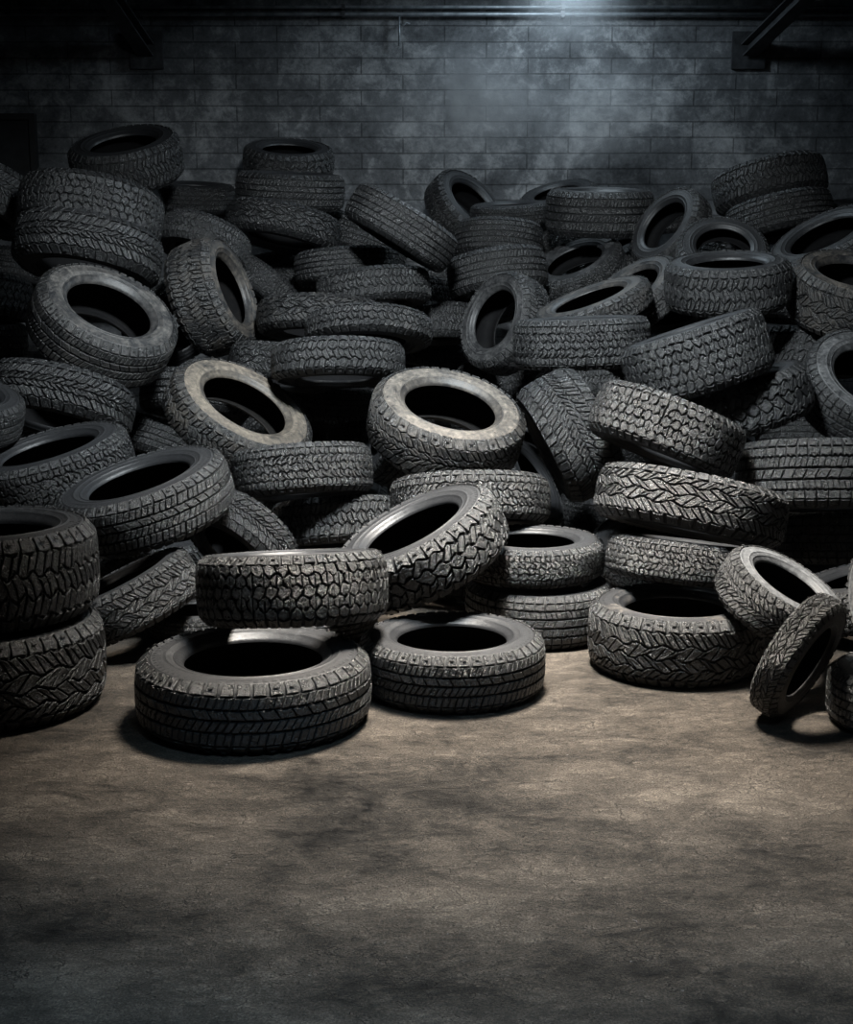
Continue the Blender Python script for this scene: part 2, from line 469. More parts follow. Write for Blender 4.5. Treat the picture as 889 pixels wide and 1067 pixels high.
# x, y, z, axis (3), diameter, width, tread pattern, dust, warmth of the dust, label, group
TYRES = [
 (-0.5129, 3.8367, 0.1059, 0.0, 0.0, 1.0, 0.703, 0.2057, 'touring', 0.34, 0, 'large black tyre lying flat alone on the floor, foremost of all, open hole upward', 'tyres of the heap'),
 (0.0807, 4.125, 0.0941, 0.0, 0.0, 1.0, 0.6001, 0.1822, 'touring', 0.22, 0.1, 'black tyre lying flat on the floor with a tilted tyre leaning into its hole', 'tyres of the heap'),
 (0.413, 4.7737, 0.1017, 0.0, 0.0, 1.0, 0.5464, 0.1974, 'ribbed', 0.15, 0.1, 'shadowed tyre flat on the floor, bottom of the small stack behind the floor tyres', 'tyres of the heap'),
 (0.8385, 4.3673, 0.1144, 0.0, 0.0, 1.0, 0.5896, 0.2228, 'wave', 0.42, 0.8, 'wide tyre flat on the floor beside the bare concrete, brown dusty upper shoulder', 'tyres of the heap'),
 (-1.3373, 3.9827, 0.139, 0.0, 0.0, 1.0, 0.6857, 0.2719, 'wave', 0.25, 0.1, 'thick tyre on the floor at the left edge, bottom of the two-high stack', 'tyres of the heap'),
 (-1.3373, 4.0175, 0.4247, 0.0, 0.0, 1.0, 0.6532, 0.2766, 'terrain', 0.38, 0.15, 'thick tyre with worn grey rim on top of the left-edge two-high floor stack', 'tyres of the heap'),
 (1.1025, 3.8309, 0.1955, 0.7259, -0.571, -0.3833, 0.404, 0.0943, 'wave', 0.62, 0.25, 'narrow tyre standing slanted on its edge on the floor, grey dust on its tread', 'tyres of the heap'),
 (1.4324, 3.7914, 0.0855, 0.0, 0.0, 1.0, 0.4951, 0.165, 'ribbed', 0.32, 0.7, 'tyre lying flat on the floor cut by the right edge, beside the slanted tyre', 'tyres of the heap'),
 (1.1419, 4.2136, 0.2726, 0.4217, -0.2629, 0.8678, 0.4278, 0.1462, 'chevron', 0.95, 0.0, 'tyre with pale whitish dust on its upturned side, right behind the slanted standing tyre', 'tyres of the heap'),
 (1.5584, 4.2169, 0.328, -0.9194, -0.2684, 0.2876, 0.489, 0.1548, 'honeycomb', 0.75, 0.05, 'pale dusty tyre side cut by the right edge just above the lowest tyre there', 'tyres of the heap'),
 (-0.4148, 4.8021, 0.0616, 0.0, 0.0, 1.0, 0.4756, 0.1173, 'ribbed', 0.1, 0.1, 'shadowed flat tyre on the floor under the raised tyre behind the foremost', 'tyres of the heap'),
 (-0.8313, 4.7303, 0.0562, 0.0, 0.0, 1.0, 0.3598, 0.1064, 'ribbed', 0.1, 0.1, 'small shadowed tyre on the floor between the steep dark tyre and the foremost one', 'tyres of the heap'),
 (-0.4185, 4.0845, 0.3447, -0.0342, 0.1765, 0.9837, 0.6, 0.216, 'honeycomb', 0.25, 0.1, 'tyre seen tread-on, sitting raised directly behind the foremost floor tyre', 'tyres of the heap'),
 (-0.0174, 4.5613, 0.3664, -0.4374, -0.1311, 0.8897, 0.613, 0.1962, 'chunky', 0.26, 0.15, 'big tyre with coarse blocks tilted up, its lower edge in a flat floor tyre', 'tyres of the heap'),
 (0.3819, 4.7964, 0.2864, 0.0, 0.0, 1.0, 0.5387, 0.1394, 'winter', 0.25, 0.1, 'upper tyre of the small two-high stack between the tilted tyre and the wide floor tyre', 'tyres of the heap'),
 (0.9036, 4.6393, 0.3025, 0.1117, 0.153, 0.9819, 0.5372, 0.1449, 'winter', 0.22, 0.1, 'blocky tread tyre lying just above the wide brown-shouldered floor tyre', 'tyres of the heap'),
 (0.9464, 4.7422, 0.4783, -0.2044, -0.2105, -0.956, 0.6888, 0.196, 'wave', 0.24, 0.1, 'long wavy tread tyre sloping down to the right, second above the wide floor tyre', 'tyres of the heap'),
 (-1.0451, 4.5966, 0.1744, -0.4262, -0.0268, 0.9042, 0.5141, 0.1679, 'wave', 0.18, 0.1, 'dark tyre tilted steeply between the left-edge floor stack and the foremost floor tyre', 'tyres of the heap'),
 (-0.7284, 5.1975, 0.2596, -0.5181, -0.5985, -0.611, 0.4787, 0.1624, 'chevron', 0.26, 0.1, 'tyre tread slanting down behind the tyre raised above the foremost one, mostly covered', 'tyres of the heap'),
 (-1.034, 4.8718, 0.4767, -0.2442, -0.164, 0.9557, 0.6575, 0.2046, 'touring', 0.3, 0.1, 'black tilted tyre with long dark opening, above the gap beside the left-edge floor stack', 'tyres of the heap'),
 (-1.4966, 5.3445, 0.5155, -0.2157, -0.1565, 0.9638, 0.6488, 0.2147, 'winter', 0.28, 0.05, 'tilted tyre with bright inner rim, just above the top of the left-edge floor stack', 'tyres of the heap'),
 (0.462, 6.4699, 0.2593, 0.8026, -0.2697, 0.532, 0.5248, 0.1874, 'touring', 0.15, 0.2, 'sliver of a steep tyre in the dark gap below the upright centre tyre', 'tyres of the heap'),
 (0.1717, 5.1938, 0.4135, 0.0191, -0.2764, -0.9609, 0.6333, 0.1872, 'winter', 0.16, 0.1, 'dark tyre showing finely cut tread directly beneath the big open tan-rimmed centre tyre', 'tyres of the heap'),
 (-0.4972, 5.33, 0.5087, 0.0728, -0.2257, -0.9715, 0.5676, 0.1967, 'winter', 0.18, 0.1, 'dark blocky tyre under the lower rim of the brown-dusted open tyre', 'tyres of the heap'),
 (-0.3711, 5.4014, 0.2884, 0.0714, -0.2471, -0.9664, 0.5269, 0.1871, 'terrain', 0.16, 0.1, 'short piece of tread showing behind the tilted coarse-block tyre, lower of two there', 'tyres of the heap'),
 (1.5603, 5.2942, 0.4973, -0.0037, -0.2111, -0.9775, 0.6433, 0.2721, 'ribbed', 0.36, 0.1, 'broad lit tyre with straight grooves at the right edge, under the open upright side', 'tyres of the heap'),
 (1.7418, 5.407, 0.2164, -0.016, -0.2274, -0.9737, 0.5918, 0.2103, 'ribbed', 0.18, 0.1, 'dim tyre below the broad straight-grooved tyre at the right edge', 'tyres of the heap'),
 (-1.3965, 6.9615, 0.3842, -0.2982, -0.3867, -0.8726, 0.5616, 0.1905, 'touring', 0.12, 0.1, 'nearly black tyre piece in shadow between the two tilted tyres and the brown-dusted one', 'tyres of the heap'),
 (-1.8999, 5.4512, 0.7464, 0.2427, -0.1834, 0.9526, 0.5136, 0.1724, 'ribbed', 0.35, 0.1, 'smooth-shouldered tyre cut by the left edge beside the long hexagon-tread tyre', 'tyres of the heap'),
 (-1.6419, 5.9894, 0.7193, -0.1567, -0.3799, -0.9117, 0.6737, 0.2097, 'chevron', 0.24, 0.2, 'long arched tyre below the big grey open tyre, running from the left edge', 'tyres of the heap'),
 (-0.8298, 5.9072, 0.665, 0.4935, -0.3258, 0.8064, 0.6779, 0.183, 'terrain', 0.88, 1.0, 'open tyre with the brownest dusty side, tilted toward the viewer left of centre', 'tyres of the heap'),
 (0.081, 5.5176, 0.6778, 0.2039, -0.3775, 0.9033, 0.654, 0.2233, 'chevron', 0.82, 0.75, 'largest open tyre in the middle, pale tan side facing up, blocks on its shoulder', 'tyres of the heap'),
 (-0.1328, 6.1833, 0.5703, -0.8528, -0.2578, 0.4541, 0.5332, 0.1604, 'touring', 0.2, 0.4, 'thin edge of a tyre peeking out behind the large pale tan open tyre', 'tyres of the heap'),
 (0.6178, 5.7098, 0.6092, -0.8836, -0.0863, -0.4602, 0.562, 0.2686, 'chevron', 0.36, 0.3, 'tyre standing nearly upright with its patterned tread facing out, centre right', 'tyres of the heap'),
 (0.9312, 5.1889, 0.6933, -0.3673, -0.1548, -0.9171, 0.604, 0.2155, 'honeycomb', 0.34, 0.25, 'tyre sloping down to the right with small hexagon blocks, against the upright patterned tyre', 'tyres of the heap'),
 (1.1612, 5.7935, 0.9315, -0.3129, 0.0645, 0.9476, 0.636, 0.2754, 'honeycomb', 0.22, 0.05, 'large dark tyre tilted up to the right with rough small-block tread', 'tyres of the heap'),
 (1.3818, 5.9312, 0.7209, -0.3065, 0.0342, 0.9513, 0.6406, 0.2238, 'chunky', 0.22, 0.15, 'coarse-lugged tyre rising to the right under the large rough dark tyre', 'tyres of the heap'),
 (1.9787, 7.0725, 0.8657, -0.0633, -0.1539, -0.9861, 0.5632, 0.2313, 'chunky', 0.18, 0.1, 'dim lugged tyre top between the rough tilted tyre and the right-edge open tyre', 'tyres of the heap'),
 (2.0041, 6.1236, 0.7566, 0.1598, -0.6364, 0.7546, 0.6342, 0.2346, 'ribbed', 0.75, 0.1, 'scuffed open tyre side facing out at the right edge, above the broad grooved tyre', 'tyres of the heap'),
 (2.0968, 7.4057, 0.3655, -0.0465, -0.2211, -0.9741, 0.5329, 0.2025, 'ribbed', 0.12, 0.1, 'black strip of tyre hidden between coarse-lugged tyre and broad grooved tyre', 'tyres of the heap'),
 (-1.4949, 6.2527, 1.0487, 0.4697, -0.3962, 0.7889, 0.6818, 0.2513, 'touring', 0.62, 0.45, 'big open grey-dusted tyre tilted up, leaning below the two stacked arched tyres at left', 'tyres of the heap'),
 (-1.1025, 7.0229, 1.1574, 0.9246, -0.1889, 0.3307, 0.6089, 0.2644, 'terrain', 0.62, 0.85, 'brown-dusted tyre standing on edge, tread to the left and narrow hole to the right', 'tyres of the heap'),
 (-1.7337, 7.1106, 1.584, -0.1177, -0.265, -0.9571, 0.7438, 0.2479, 'honeycomb', 0.36, 0.1, 'upper of the two stacked arched tyres at upper left, hexagon-block tread', 'tyres of the heap'),
 (-1.6661, 6.7402, 1.3835, -0.1254, -0.2963, -0.9468, 0.7265, 0.2317, 'chevron', 0.34, 0.1, 'lower of the two stacked arched tyres at upper left, slanted block tread', 'tyres of the heap'),
 (-1.9544, 8.7367, 1.7147, 0.5467, -0.5285, 0.6495, 0.5887, 0.2042, 'touring', 0.3, 0.05, 'plain curved tyre side behind the upper arched tyre at upper left', 'tyres of the heap'),
 (-1.8102, 8.3622, 1.9363, -0.1012, -0.3737, 0.922, 0.6835, 0.2549, 'terrain', 0.12, 0.0, 'topmost dark tyre at upper left, tilted open against the brick wall', 'tyres of the heap'),
 (-1.5206, 9.098, 1.7504, 0.0535, -0.1349, 0.9894, 0.5252, 0.1751, 'touring', 0.08, 0.0, 'nearly black flat tyre against the wall between topmost tilted tyre and the upper stack', 'tyres of the heap'),
 (-1.2072, 7.4444, 1.432, -0.2825, -0.3915, -0.8757, 0.5086, 0.1712, 'terrain', 0.3, 0.2, 'arched tyre just above and behind the standing brown-dusted tyre', 'tyres of the heap'),
 (-2.3514, 7.3668, 1.6726, -0.3082, -0.3753, -0.8742, 0.5744, 0.2462, 'chevron', 0.28, 0.05, 'tyre cut by the left edge beneath the black framed board', 'tyres of the heap'),
 (-2.735, 8.4583, 1.1233, -0.0867, -0.1738, -0.981, 0.549, 0.2579, 'chunky', 0.26, 0.05, 'chunky tread piece at the left edge, upper of two beside the big grey open tyre', 'tyres of the heap'),
 (-2.7285, 8.342, 0.8415, 0.065, -0.0022, 0.9979, 0.5212, 0.256, 'winter', 0.2, 0.05, 'dark tread piece at the left edge, lower of two beside the big grey open tyre', 'tyres of the heap'),
 (-2.614, 8.927, 1.276, -0.1695, -0.2139, -0.962, 0.5272, 0.2134, 'touring', 0.12, 0.05, 'dim tyre sliver under the lower arched tyre, near the left edge', 'tyres of the heap'),
 (-0.934, 7.7995, 1.187, -0.5993, -0.274, -0.7522, 0.4956, 0.1614, 'terrain', 0.26, 0.15, 'steep tread piece just right of the standing brown-dusted tyre, sloping down', 'tyres of the heap'),
 (-0.4013, 6.1226, 0.8864, 0.0147, -0.2098, -0.9776, 0.6124, 0.1698, 'terrain', 0.42, 0.3, 'wide arched tyre directly above the pale tan open centre tyre', 'tyres of the heap'),
 (-0.5506, 7.0369, 1.0407, -0.0248, -0.2154, -0.9762, 0.6624, 0.1762, 'wave', 0.46, 0.5, 'arched dusty tyre, upper left one of the pair above the wide arched centre tyre', 'tyres of the heap'),
 (-0.2777, 6.5029, 1.0098, -0.0096, -0.2971, -0.9548, 0.6177, 0.1384, 'terrain', 0.46, 0.45, 'arched tyre with square blocks, lower right one of the pair above the wide arched tyre', 'tyres of the heap'),
 (-0.2874, 7.3999, 1.1804, 0.1002, -0.1716, -0.9801, 0.6258, 0.1836, 'terrain', 0.38, 0.25, 'arched block-tread tyre just above the dusty pair in the middle of the heap', 'tyres of the heap'),
 (-0.1084, 8.2161, 1.1348, -0.0316, -0.1503, -0.9881, 0.5451, 0.1948, 'winter', 0.22, 0.1, 'small piece of tread at the right end of the arched block-tread tyre', 'tyres of the heap'),
 (-0.452, 7.7665, 1.3078, 0.0641, -0.1003, -0.9929, 0.6057, 0.1807, 'ribbed', 0.24, 0.1, 'flat finely ribbed tyre below the leaning round-ended tyre, upper centre', 'tyres of the heap'),
 (-0.8326, 7.9968, 1.529, -0.1836, -0.1846, -0.9655, 0.682, 0.1904, 'wave', 0.26, 0.1, 'tyre at the bottom of the three-high upper stack, sloping down to the right', 'tyres of the heap'),
 (-0.8263, 8.3728, 1.7572, 0.0493, -0.0897, 0.9947, 0.6697, 0.2147, 'touring', 0.14, 0.0, 'middle tyre of the three-high stack against the brick wall', 'tyres of the heap'),
 (-0.8932, 8.9734, 1.974, 0.0636, -0.2818, 0.9574, 0.5906, 0.1865, 'chunky', 0.12, 0.0, 'top tyre of the three-high stack against the brick wall, open side tipped forward', 'tyres of the heap'),
 (-0.133, 7.3167, 1.5123, -0.5179, -0.0618, -0.8532, 0.6322, 0.2087, 'ribbed', 0.2, 0.05, 'dark round-ended tyre leaning down to the right near the wall, left of the smoke', 'tyres of the heap'),
 (0.2498, 9.0738, 1.6674, 0.6073, -0.5156, 0.6044, 0.5695, 0.2025, 'terrain', 0.22, 0.0, 'open tyre leaning by the wall beneath the smoke, tread left and hole right', 'tyres of the heap'),
 (0.5299, 8.7089, 1.6311, -0.0462, -0.1175, 0.992, 0.5143, 0.1342, 'touring', 0.1, 0.0, 'dim flat tyre behind the open leaning tyre, beneath the smoke', 'tyres of the heap'),
 (0.8706, 9.0986, 1.7287, -0.2374, -0.2818, 0.9297, 0.5247, 0.1399, 'terrain', 0.1, 0.0, 'farthest dark tyre by the wall, touching the big upright-sided one below the lamp', 'tyres of the heap'),
 (0.4447, 8.4407, 1.454, -0.0513, -0.1807, -0.9822, 0.5535, 0.2167, 'ribbed', 0.2, 0.0, 'small ribbed tyre right under the open leaning tyre near the wall', 'tyres of the heap'),
 (0.4057, 7.8202, 1.2671, 0.1343, -0.1842, -0.9737, 0.5802, 0.2253, 'touring', 0.34, 0.1, 'broad lit tyre under the small ribbed tyre, above the open round upright one', 'tyres of the heap'),
 (1.0439, 8.2975, 1.629, 0.0093, -0.1093, 0.994, 0.6595, 0.2683, 'touring', 0.14, 0.0, 'big dark tyre topping the heap below the lamp, square blocks in front', 'tyres of the heap'),
 (0.898, 8.1121, 1.2927, -0.3789, -0.361, 0.8521, 0.5794, 0.1515, 'winter', 0.55, 0.05, 'open tyre tilted up to the right, below the big dark heap-top tyre', 'tyres of the heap'),
 (1.1557, 8.5795, 1.3446, -0.3863, -0.1672, 0.9071, 0.5778, 0.1842, 'terrain', 0.25, 0.05, 'blocky tread just behind the raised end of the open tilted tyre below the heap-top one', 'tyres of the heap'),
 (0.8437, 6.8961, 1.1038, -0.3522, -0.1329, 0.9264, 0.6242, 0.1337, 'terrain', 0.6, 0.6, 'open tyre with tan rim lying slanted behind the wide flat block-tread tyre', 'tyres of the heap'),
 (1.1182, 7.2749, 1.15, -0.5697, -0.3069, 0.7624, 0.5667, 0.157, 'touring', 0.6, 0.4, 'steeply tilted open tyre between the tan slanted rim and the flat open tyre', 'tyres of the heap'),
 (0.7194, 6.2776, 0.9709, -0.0383, 0.015, 0.9992, 0.6401, 0.2289, 'winter', 0.3, 0.4, 'wide flat tyre with even rows of blocks, right of the upright open ring', 'tyres of the heap'),
 (0.4243, 7.3345, 1.0064, -0.7672, -0.5431, 0.3413, 0.5605, 0.2038, 'terrain', 0.62, 0.15, 'open ring of a tyre standing upright in the heap, dark through its hole', 'tyres of the heap'),
 (0.0417, 7.8743, 0.9769, 0.0325, -0.1834, -0.9825, 0.5183, 0.2059, 'terrain', 0.26, 0.1, 'small tread piece left of the upright open ring', 'tyres of the heap'),
 (0.2919, 8.585, 1.04, 0.1676, -0.1711, -0.9709, 0.5375, 0.215, 'winter', 0.2, 0.05, 'tiny tread piece above the upright open ring, under the broad lit tyre', 'tyres of the heap'),
 (0.0329, 8.3591, 0.7398, -0.3028, -0.2939, -0.9066, 0.53, 0.2189, 'chevron', 0.3, 0.15, 'arched tread sloping down beside the wide arched centre tyre, toward the upright ring', 'tyres of the heap'),
 (0.4425, 8.0003, 0.643, 0.1723, -0.1954, -0.9655, 0.5253, 0.2398, 'winter', 0.2, 0.05, 'dark tread below the upright open ring', 'tyres of the heap'),
 (0.8384, 6.7616, 0.7056, 0.0893, -0.1473, -0.985, 0.5894, 0.2158, 'winter', 0.2, 0.05, 'dark flat tread under the wide flat block-tread tyre', 'tyres of the heap'),
 (-0.7141, 6.5975, 0.8246, -0.1322, -0.2445, -0.9606, 0.5187, 0.1752, 'wave', 0.3, 0.2, 'tyre shoulder peeking above the brown-dusted open tyre, beside the wide arched tyre', 'tyres of the heap'),
 (-1.1796, 6.8712, 0.663, -0.0723, -0.2658, -0.9613, 0.5734, 0.2041, 'touring', 0.14, 0.1, 'dark tyre between the big grey open tyre and the brown-dusted open tyre', 'tyres of the heap'),
 (2.0468, 8.2454, 1.7824, 0.1855, -0.1944, -0.9632, 0.6762, 0.2307, 'terrain', 0.28, 0.0, 'top tyre of the tilted pair by the wall at upper right', 'tyres of the heap'),
 (2.069, 8.0609, 1.5861, 0.1866, -0.1825, -0.9653, 0.6285, 0.2138, 'ribbed', 0.2, 0.0, 'lower tyre of the tilted pair by the wall at upper right', 'tyres of the heap'),
 (1.3933, 7.8264, 1.5099, -0.7507, -0.4206, 0.5095, 0.5136, 0.1602, 'terrain', 0.36, 0.0, 'open tyre standing tilted, hole facing left, beside the pair at upper right', 'tyres of the heap'),
 (1.595, 7.3842, 1.3825, -0.0366, -0.6678, 0.7434, 0.4955, 0.1232, 'winter', 0.3, 0.05, 'rough arched tyre ring rising just behind the flat open tyre at right', 'tyres of the heap'),
 (1.5029, 6.8061, 1.2325, -0.0599, -0.1694, 0.9837, 0.6294, 0.2348, 'terrain', 0.4, 0.1, 'flat open tyre with dark lower tread, between the rough ring and the tilted dark tyre', 'tyres of the heap'),
 (2.1909, 7.452, 1.4129, -0.4825, -0.243, 0.8415, 0.6535, 0.194, 'ribbed', 0.45, 0.1, 'smooth open tyre lying slanted at the right edge, below the pair by the wall', 'tyres of the heap'),
 (2.1369, 6.8587, 1.1717, 0.0669, -0.3761, 0.9242, 0.6185, 0.2759, 'wave', 0.6, 0.8, 'brown-tinted open tyre at the right edge with wavy tread and dark hole', 'tyres of the heap'),
 (2.6423, 8.2229, 1.6094, -0.0945, -0.106, 0.9899, 0.5279, 0.1836, 'winter', 0.16, 0.0, 'small dim tyre at the right edge beside the pair by the wall', 'tyres of the heap'),
 (1.5314, 8.9352, 1.632, -0.1387, -0.1088, 0.9843, 0.5611, 0.1995, 'touring', 0.1, 0.0, 'scrap of dark tyre between the big heap-top tyre and the open tilted one', 'tyres of the heap'),
 (-0.5645, 8.3083, 0.3039, -0.8749, -0.4682, 0.1236, 0.5788, 0.2059, 'touring', .1, .1, 'black tyre wholly buried inside the dark heap', 'tyres of the heap'),
 (0.938, 6.6896, 0.0966, 0.0217, 0.0021, 0.9998, 0.5352, 0.1737, 'winter', .1, .1, 'black tyre in the dark gap under the upright patterned tyre', 'tyres of the heap'),
 (-0.4204, 8.7997, 1.4681, 0.3208, 0.1247, 0.9389, 0.6391, 0.222, 'ribbed', .1, .1, 'dim tyre between the three-high wall stack and the leaning round-ended tyre', 'tyres of the heap'),
 (-0.8859, 8.6995, 1.2799, -0.1446, 0.0904, 0.9853, 0.6074, 0.2097, 'wave', .1, .1, 'dark tyre behind the standing brown-dusted tyre, under the three-high wall stack', 'tyres of the heap'),
 (1.3532, 7.804, 1.0959, 0.0429, 0.3545, 0.9341, 0.6183, 0.1923, 'touring', .1, .1, 'dark tyre in the gap under the flat open tyre, above the rough tilted one', 'tyres of the heap'),
 (0.9951, 5.6074, 0.1352, -0.1018, -0.2088, 0.9726, 0.5898, 0.1654, 'winter', .1, .1, 'black tyre half hidden behind the tyre just above the wide brown-shouldered one', 'tyres of the heap'),
 (-1.4111, 7.5814, 1.0028, 0.6098, -0.48, -0.6306, 0.6076, 0.1939, 'ribbed', .1, .1, 'black tyre in the gap between the big grey open tyre and the standing brown-dusted one', 'tyres of the heap'),
 (-1.2008, 5.6918, 0.1242, 0.1136, -0.0513, 0.9922, 0.6252, 0.1638, 'wave', .1, .1, 'black tyre in the gap between the long-opening tilted tyre and the steep dark one', 'tyres of the heap'),
 (-0.807, 7.6769, 0.3025, -0.4842, 0.6133, 0.624, 0.6446, 0.2114, 'touring', .1, .1, 'black tyre showing beside the right rim of the brownest open tyre', 'tyres of the heap'),
 (1.6406, 4.7583, 0.1521, -0.2442, 0.1176, 0.9626, 0.6554, 0.164, 'winter', .1, .1, 'black tyre at the right edge, just behind the pale-dusted upturned tyre', 'tyres of the heap'),
 (-0.4893, 6.3222, 0.169, -0.0455, -0.2355, 0.9708, 0.6351, 0.2222, 'ribbed', .1, .1, 'black tyre deep behind the short tread piece beside the tilted coarse-block tyre', 'tyres of the heap'),
 (1.481, 8.5107, 0.1242, -0.0596, 0.1051, 0.9927, 0.646, 0.1636, 'wave', .1, .1, 'black tyre in the gap between the two long tyres sloping down to the right', 'tyres of the heap'),
 (0.2707, 5.3722, 0.115, -0.0381, 0.0251, 0.999, 0.6093, 0.1944, 'touring', .1, .1, 'black tyre in shadow below the tilted coarse-block tyre, behind the floor tyres', 'tyres of the heap'),
 (-2.5659, 8.591, 0.1875, -0.3332, 0.2651, 0.9048, 0.6033, 0.1617, 'winter', .1, .1, 'black tyre between the long arched tyre and the bright-rimmed one at the left edge', 'tyres of the heap'),
 (2.059, 7.8828, 1.0926, 0.0537, 0.0372, 0.9979, 0.6022, 0.2295, 'ribbed', .1, .1, 'black tyre between the flat open tyre and the brown-tinted right-edge tyre', 'tyres of the heap'),
 (0.8411, 8.9331, 1.4573, -0.3826, 0.0663, 0.9215, 0.5017, 0.1745, 'wave', .1, .1, 'dim tyre at the base of the big heap-top tyre, left of the open tilted one', 'tyres of the heap'),
 (-0.4758, 7.0333, 0.6354, 0.0577, -0.0621, 0.9964, 0.5151, 0.1638, 'touring', .1, .1, 'black tyre filling the large dark hollow between the brownest and the pale tan open tyres', 'tyres of the heap'),
 (-0.7944, 8.348, 1.0522, 0.1014, -0.7173, -0.6894, 0.6564, 0.2299, 'winter', .1, .1, 'dark tyre above the dusty arched pair, right of the standing brown-dusted tyre', 'tyres of the heap'),
 (1.8838, 8.599, 1.3755, 0.2438, 0.1348, 0.9604, 0.5395, 0.1755, 'ribbed', .1, .1, 'dark tyre seen inside the ring of the rough arched tyre', 'tyres of the heap'),
 (-1.7015, 6.351, 0.1901, -0.16, 0.3048, 0.9389, 0.6313, 0.2053, 'wave', .1, .1, 'black sliver of tyre just above the top of the left-edge floor stack', 'tyres of the heap'),
 (0.5012, 7.3388, 0.2545, -0.0021, -0.7567, 0.6538, 0.5665, 0.1628, 'touring', .1, .1, 'black tyre between the pale tan open tyre and the upright patterned one', 'tyres of the heap'),
 (1.6019, 6.0374, 0.1942, -0.1145, -0.3403, 0.9333, 0.6577, 0.1969, 'winter', .1, .1, 'black tyre under the broad straight-grooved tyre, beside the long wavy sloping one', 'tyres of the heap'),
 (1.7932, 7.8481, 0.2212, 0.3083, -0.1969, 0.9307, 0.6063, 0.2155, 'ribbed', .1, .1, 'black tyre wholly buried inside the dark heap', 'tyres of the heap'),
 (-0.252, 7.2109, 0.3653, -0.0438, 0.2259, 0.9732, 0.5769, 0.2238, 'wave', .1, .1, 'lower black tyre in the large dark hollow under the wide arched centre tyre', 'tyres of the heap'),
 (0.4705, 7.9018, 0.3841, -0.1464, 0.0579, 0.9875, 0.6507, 0.219, 'touring', .1, .1, 'black tyre wholly buried inside the dark heap', 'tyres of the heap'),
 (2.0975, 6.3671, 0.3259, -0.0927, -0.0137, 0.9956, 0.5298, 0.2342, 'winter', .1, .1, 'black tyre wholly buried inside the dark heap', 'tyres of the heap'),
 (-2.5422, 8.0983, 0.5477, -0.2598, 0.3574, 0.8971, 0.5798, 0.2393, 'ribbed', .1, .1, 'black tyre wholly buried inside the dark heap', 'tyres of the heap'),
 (1.8706, 7.445, 0.5443, -0.2307, 0.2091, 0.9503, 0.5202, 0.1641, 'wave', .1, .1, 'black tyre wholly buried inside the dark heap', 'tyres of the heap'),
 (-1.3517, 7.6451, 0.5971, 0.1276, -0.3525, 0.9271, 0.5514, 0.1659, 'touring', .1, .1, 'black tyre wholly buried inside the dark heap', 'tyres of the heap'),
 (-0.8958, 8.7317, 0.5797, 0.1313, 0.0661, 0.9891, 0.6038, 0.2226, 'winter', .1, .1, 'black tyre wholly buried inside the dark heap', 'tyres of the heap'),
 (1.7619, 7.9776, 0.8244, -0.0137, 0.3027, 0.953, 0.507, 0.18, 'ribbed', .1, .1, 'black tyre wholly buried inside the dark heap', 'tyres of the heap'),
 (1.5153, 8.4377, 1.1314, 0.0818, 0.1675, 0.9825, 0.5351, 0.1921, 'wave', .1, .1, 'black tyre wholly buried inside the dark heap', 'tyres of the heap'),
 (0.0928, 9.0285, 1.1878, -0.311, 0.1038, 0.9447, 0.607, 0.2296, 'touring', .1, .1, 'black tyre wholly buried inside the dark heap', 'tyres of the heap'),
 (-2.0677, 8.8065, 1.3201, 0.2566, 0.0941, 0.9619, 0.5585, 0.1952, 'winter', .1, .1, 'black tyre wholly buried inside the dark heap', 'tyres of the heap'),
]
for idx, row in enumerate(TYRES):
    make_tyre(*row, idx)

# ------------------------------------------------------------------ the building
def struct(name, mb, mat):
    o = mb.build(name, mat); o['kind'] = 'structure'; return o
b = MB(); b.box(-4.6, 4.6, -3.0, 9.62, -.2, 0); struct('floor', b, M['floor'])
b = MB(); b.box(-4.6, 4.6, 9.4, 9.62, 0, 3.4); struct('wall_back', b, M['wall'])
b = MB(); b.box(-4.82, -4.6, -3.0, 9.62, -.2, 3.4); struct('wall_left', b, M['wall'])
b = MB(); b.box(4.6, 4.82, -3.0, 9.62, -.2, 3.4); struct('wall_right', b, M['wall'])
b = MB(); b.box(-4.82, 4.82, -3.0, 9.62, 3.4, 3.55); struct('ceiling', b, M['ceiling'])

# conduits along the back wall
for z, r, nm in ((2.985, .010, 'upper thin grey conduit running along the top of the brick wall'), (2.94, .013, 'lower grey conduit running just beneath the topmost one on the brick wall')):
    root = empty('conduit', (0, 9.33, z))
    m = MB(); m.tube([(-4.5, 0, 0), (4.5, 0, 0)], r, 10); m.build('pipe', M['conduit'], root, True)
    for x in (-3.2, -1.9, -.55, .9, 2.3, 3.6):
        m = MB(); m.box(x-.012, x+.012, -r-.006, .068, -r-.006, r+.006); m.build('clamp', M['steel'], root)
    tag(root, nm, 'pipe', 'conduits on the back wall')
root = empty('hanging_rod', (-.18, 9.33, 2.9))
m = MB(); m.tube([(0, 0, .027), (0, 0, -.16)], .007, 8); m.build('rod', M['conduit'], root, True)
m = MB(); m.tube([(0, 0, -.02), (.03, -.01, -.03), (.05, -.01, -.015), (.07, 0, -.02)], .005, 6); m.build('hook', M['conduit'], root, True)
tag(root, 'short thin rod with a hook hanging below the wall conduits', 'rod')

